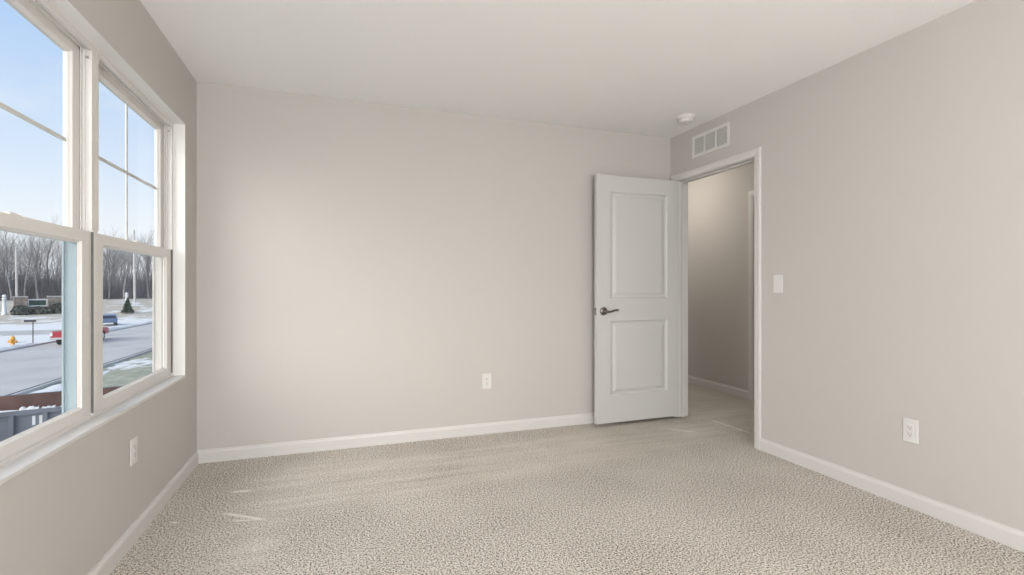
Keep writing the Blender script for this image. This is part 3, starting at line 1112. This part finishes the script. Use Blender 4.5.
def suv(loc, rz, label):
    t = tag(empty('car', loc, rz), label, 'car')
    wd = 0.90
    body = [(-2.2, 0.50), (-1.75, 0.45), (-1.6, 0.74), (-1.35, 0.82), (-1.1, 0.74), (-0.95, 0.42), (1.0, 0.42), (1.15, 0.74), (1.4, 0.82), (1.65, 0.74),
            (1.8, 0.45), (2.2, 0.50), (2.25, 0.80), (2.1, 0.98), (1.0, 1.10), (-2.2, 1.12)]
    MB().prism(body, -wd, wd, 'xz', 'y').build('body', M['bluepaint'], t, 0.03)
    cab = [(1.0, 1.05), (0.30, 1.62), (0.10, 1.68), (-1.75, 1.66), (-1.95, 1.58), (-2.18, 1.05)]
    n = len(cab)
    vs = [(p[0], -wd + 0.02 + (p[1] - 1.05) * 0.2, p[1]) for p in cab] + [(p[0], wd - 0.02 - (p[1] - 1.05) * 0.2, p[1]) for p in cab]
    cb = MB().add(vs, [tuple(range(n - 1, -1, -1)), tuple(range(n, 2 * n))] + [(i, (i + 1) % n, n + (i + 1) % n, n + i) for i in range(n)]).build('cabin', M['bluepaint'], t, 0.02)
    for sy in (-1, 1):
        for q in (((0.80, 1.16), (0.26, 1.56), (-0.50, 1.58), (-0.50, 1.16)), ((-0.58, 1.16), (-0.58, 1.58), (-1.70, 1.56), (-1.95, 1.16))):
            g = [(x, sy * (wd - 0.02 - (z - 1.05) * 0.2 + 0.004), z) for x, z in q]
            g2 = [(p[0], p[1] - sy * 0.012, p[2]) for p in g]
            MB().add(g + g2, [(0, 1, 2, 3), (4, 7, 6, 5), (0, 4, 5, 1), (1, 5, 6, 2), (2, 6, 7, 3), (3, 7, 4, 0)]).build('side_window', M['carglass'], cb)
    g = [(-2.155, -0.72, 1.16), (-2.155, 0.72, 1.16), (-1.985, 0.66, 1.54), (-1.985, -0.66, 1.54)]
    g2 = [(p[0] + 0.03, p[1], p[2]) for p in g]
    MB().add(g + g2, [(0, 1, 2, 3), (4, 7, 6, 5), (0, 4, 5, 1), (1, 5, 6, 2), (2, 6, 7, 3), (3, 7, 4, 0)]).build('rear_window', M['carglass'], cb)
    for sy in (-1, 1):
        for x in (-1.35, 1.4):
            wheel(t, x, sy * (wd - 0.12), sy, 0.34)
    t.scale = (0.9, 0.9, 0.8)
    return t


pickup((-20.55, 51.0, G - 0.005), PI / 2 + 0.02, 'red pickup truck parked along the far side of the street')
suv((-26.95, 73.45, G - 0.03), math.radians(113), 'blue grey car beyond the red truck, seen from behind')

# hydrant -------------------------------------------------------------------
hy = tag(empty('fire_hydrant', (-23.75, 48.3, G - 0.03)), 'orange yellow fire hydrant in the snow across the street', 'fire hydrant')
MB().lathe([(0.20, 0), (0.20, 0.05), (0.13, 0.07), (0.13, 0.62), (0.17, 0.63), (0.17, 0.68), (0.145, 0.70)], 20).build('barrel', M['yellow'], hy)
MB().lathe([(0.145, 0.70), (0.13, 0.80), (0.08, 0.87), (0.035, 0.89), (0.035, 0.95)], 20).build('bonnet', M['yellow'], hy)
for d in ((1, 0, 0), (-1, 0, 0), (0, -1, 0)):
    MB().lathe([(0.075, 0.10), (0.075, 0.20), (0.095, 0.20), (0.095, 0.25), (0.03, 0.26), (0.03, 0.29)], 16, (0, 0, 0.48), d).build('outlet_cap', M['yellow'], hy)

# little dark post sign across the street
ps = tag(empty('sign_post', (-23.93, 51.33, G - 0.03), math.radians(10)), 'thin dark post with a dark nameplate across the street', 'sign post')
MB().tube((0, 0, 0), (0, 0, 1.95), 0.035, n=10).build('post', M['black'], ps)
MB().box((-0.55, -0.02, 1.78), (0.20, 0.02, 1.96)).build('plate', M['black'], ps, 0.006)
pk = tag(empty('marker_post', (-12.75, 42.5, G - 0.03)), 'short dark marker post beside the near curb', 'post')
MB().tube((0, 0, 0), (0, 0, 1.15), 0.06, n=12).build('post', M['black'], pk)
MB().lathe([(0.075, 0), (0.075, 0.06), (0.02, 0.10)], 12, (0, 0, 1.15)).build('cap', M['black'], pk)

# entrance sign with stone piers -------------------------------------------------
sx, sy_ = -45.6, 98.6
es = tag(empty('entrance_sign', (sx, sy_, gz(sx, sy_) - 0.03), math.radians(27)), 'dark green entrance sign in a white frame between two stone piers', 'sign')
for x, w2 in ((-1.72, 0.78), (2.15, 0.78)):
    p = MB().box((x - w2, -0.55, 0), (x + w2, 0.55, 2.45)).build('stone_pier', M['stone'], es, 0.05)
    MB().prism([(x - w2 - 0.12, 2.45), (x + w2 + 0.12, 2.45), (x + w2 + 0.05, 2.60), (x - w2 - 0.05, 2.60)], -0.66, 0.66, 'xz', 'y').build('cap', M['pole'], p)
m = MB()
m.box((-0.94, -0.12, 0.95), (1.37, 0.12, 1.15)).box((-0.94, -0.12, 1.95), (1.37, 0.12, 2.15)).box((-0.94, -0.12, 1.15), (-0.78, 0.12, 1.95)).box((1.17, -0.12, 1.15), (1.37, 0.12, 1.95))
m.build('sign_frame', M['white'], es, 0.02)
MB().box((-0.78, -0.06, 1.15), (1.17, 0.06, 1.95)).build('sign_panel', M['signgreen'], es)
MB().box((-0.94, -0.3, 0), (1.37, 0.3, 0.95)).build('plinth', M['stone'], es)


def white_pier(x, y, h, label):
    t = tag(empty('white_pillar', (x, y, gz(x, y) - 0.03)), label, 'pillar', 'white pillars by the entrance')
    MB().lathe([(0.34, 0), (0.34, 0.2), (0.25, 0.25), (0.22, h - 0.25), (0.30, h - 0.18), (0.30, h - 0.08), (0.2, h)], 20).build('shaft', M['white'], t)
    MB().lathe([(0.02, 0), (0.18, 0.05), (0.25, 0.2), (0.25, 0.3), (0.16, 0.44), (0.02, 0.5)], 20, (0, 0, h)).build('ball', M['white'], t)
    return t


white_pier(-47.8, 95.2, 2.6, 'slim white pillar left of the green entrance sign')
white_pier(-37.15, 109.0, 2.0, 'slim white pillar right of the stone piers, behind a small evergreen')


def pole(x, y, h, r, label):
    t = tag(empty('utility_pole', (x, y, gz(x, y) - 0.05)), label, 'utility pole', 'pale utility poles')
    MB().tube((0, 0, 0), (-0.012 * h, 0, h), r, r * 0.75, 14).build('shaft', M['pole'], t)
    MB().lathe([(r * 0.85, 0), (r * 0.85, 0.08), (0.02, 0.25)], 14, (-0.012 * h, 0, h)).build('cap', M['pole'], t)
    return t


pole(-51.6, 106.1, 9.6, 0.17, 'pale bare pole rising behind the stone piers')
pole(-38.0, 115.4, 14.0, 0.22, 'pale bare pole rising behind the small evergreen')


# shrubs and trees ---------------------------------------------------------------
def conifer(name, x, y, h, r, label, seed, group=None):
    q = random.Random(seed)
    t = tag(empty(name, (x, y, gz(x, y) - 0.03)), label, 'shrub', group)
    MB().tube((0, 0, 0), (0, 0, h * 0.9), 0.09, 0.02, 8).build('trunk', M['bark'], t)
    f = MB()
    for k in range(420):
        z = h * (0.08 + 0.92 * q.random() ** 1.2)
        rr = r * (1 - (z / h)) ** 0.8 + 0.05
        a = q.random() * 2 * PI
        p0 = Vector((math.cos(a) * rr * 0.1, math.sin(a) * rr * 0.1, z))
        l = rr * (0.7 + 0.5 * q.random())
        p1 = Vector((math.cos(a) * l, math.sin(a) * l, z - 0.15 * l + 0.1 * q.random()))
        s = Vector((-math.sin(a), math.cos(a), 0.2)) * (0.10 + 0.1 * q.random())
        md = (p0 + p1) / 2 + Vector((0, 0, 0.10))
        f.add([p0, md + s, p1, md - s, md + Vector((0, 0, -0.14))], [(0, 1, 2, 3), (0, 4, 1), (1, 4, 2), (2, 4, 3), (3, 4, 0)])
    f.build('needles', M['evergreen'], t, fixn=False)
    return t


conifer('small_evergreen', -33.55, 98.8, 2.6, 0.95, 'small cone shaped evergreen on the tan field', 3)


def shrub(x, y, w, h, label, seed):
    q = random.Random(seed)
    f = MB()
    for k in range(520):
        u = q.random() * 2 * PI
        z = q.random()
        rr = math.sqrt(max(0, 1 - (2 * z - 0.7) ** 2 / 1.7)) * (0.65 + 0.4 * q.random())
        c = Vector((math.cos(u) * rr * w / 2, math.sin(u) * rr * w / 2 * 0.8, z * h))
        s = 0.14 + 0.12 * q.random()
        a = Vector((q.uniform(-1, 1), q.uniform(-1, 1), q.uniform(-1, 1))).normalized()
        b = a.orthogonal().normalized()
        f.add([c - a * s, c + b * s, c + a * s, c - b * s], [(0, 1, 2, 3)])
    for k in range(14):
        u = q.random() * 2 * PI
        f.tube((0, 0, 0), (math.cos(u) * w * 0.33, math.sin(u) * w * 0.28, h * 0.8), 0.03, 0.01, 4)
    o = f.build('leafy_shrub', M['hedge'], None, fixn=False)
    o.location = (x, y, gz(x, y) - 0.03)
    return tag(o, label, 'shrub', 'dark shrubs round the entrance sign')


for i, (x, y, w, h, lab) in enumerate((
        (-46.1, 95.6, 2.0, 1.9, 'dark leafy shrub at the foot of the left white pillar'),
        (-44.6, 96.9, 1.9, 1.5, 'low dark shrub below the left stone pier'),
        (-43.9, 97.4, 2.4, 1.3, 'low dark shrub below the green sign panel'),
        (-42.5, 98.0, 2.2, 2.2, 'tall dark shrub between the sign panel and the right pier'),
        (-40.9, 99.2, 2.4, 1.6, 'dark leafy shrub at the foot of the right stone pier'))):
    shrub(x, y, w, h * 0.72, lab, 20 + i)


def tree_mesh(seed, h):
    q = random.Random(seed)
    mb = MB()

    def seg(p0, p1, r0, r1, n):
        mb.tube(p0, p1, r0, r1, n, caps=False)

    def grow(p, d, l, r, depth):
        steps = 3 if depth < 2 else 2
        for s in range(steps):
            d2 = (d + Vector((q.uniform(-1, 1), q.uniform(-1, 1), q.uniform(-0.3, 0.8))) * (0.10 if depth == 0 else 0.22)).normalized()
            p2 = p + d2 * (l / steps)
            r2 = r * (0.86 if depth == 0 else 0.75)
            seg(p, p2, r, r2, 6 if depth == 0 else 3)
            if depth < 4 and not (depth == 0 and s == 0):
                for k in range(3 if depth in (0, 1) else 2):
                    a = q.uniform(0, 2 * PI)
                    side = Vector((math.cos(a), math.sin(a), 0))
                    nd = (d2 * q.uniform(0.55, 1.0) + side * q.uniform(0.45, 0.8) + Vector((0, 0, 0.25))).normalized()
                    grow(p2, nd, l * q.uniform(0.38, 0.58), r2 * 0.5, depth + 1)
            p, d, r = p2, d2, r2
        if depth < 4:
            grow(p, d, l * 0.6, r, depth + 1)
    grow(Vector((0, 0, 0)), Vector((0, 0, 1)), h * 0.55, 0.17, 0)
    return mb


protos = []
for i in range(5):
    pr = tree_mesh(100 + i, 12.6).build('bare_tree', M['bark2'] if i % 3 == 0 else M['bark'], None, fixn=False)
    protos.append(pr)
q = random.Random(5)
k = 0
TR = []
for row in range(4):
    s_ = 133 + row * 7
    for i in range(20):
        # position along the row: lateral coordinate w, depth s
        w_ = -48 + i * 3.3 + q.uniform(-1.2, 1.2) + (row % 2) * 1.6
        s2 = s_ + q.uniform(-2.5, 2.5)
        x = -0.40 * s2 + 0.917 * w_
        y = 0.917 * s2 + 0.40 * w_
        TR.append((x, y))
for (x, y) in TR:
    o = protos[k] if k < 5 else protos[k % 5].copy()
    if k >= 5:
        COL.objects.link(o)
    o.location = (x, y, gz(x, y) - 0.1)
    s = q.uniform(0.85, 1.15)
    o.scale = (s, s, s * q.uniform(0.95, 1.1))
    o.rotation_euler = (0, 0, q.uniform(0, 6.28))
    tag(o, 'leafless grey tree in the wood beyond the field', 'tree', 'bare trees of the wood')
    k += 1

b = MB()
for i in range(9000):
    w_ = q.uniform(-52, 22)
    s2 = q.uniform(137, 168)
    x = -0.40 * s2 + 0.917 * w_
    y = 0.917 * s2 + 0.40 * w_
    z = gz(x, y) - 0.1
    h = q.uniform(2.0, 9.5) * q.uniform(0.5, 1.0)
    lean = Vector((q.uniform(-0.25, 0.25) * h, q.uniform(-0.25, 0.25) * h, h))
    p0 = Vector((x, y, z))
    b.tube(p0, p0 + lean, 0.05, 0.015, 3, caps=False)
    for j in range(2):
        f = q.uniform(0.3, 0.8)
        p1 = p0 + lean * f
        b.tube(p1, p1 + Vector((q.uniform(-1, 1), q.uniform(-1, 1), q.uniform(0.4, 1.3))) * h * 0.22, 0.03, 0.01, 3, caps=False)
tag(b.build('brushwood', M['brush'], None, fixn=False), 'dense leafless brush and saplings filling the wood beyond the field', 'brush', None, 'stuff')
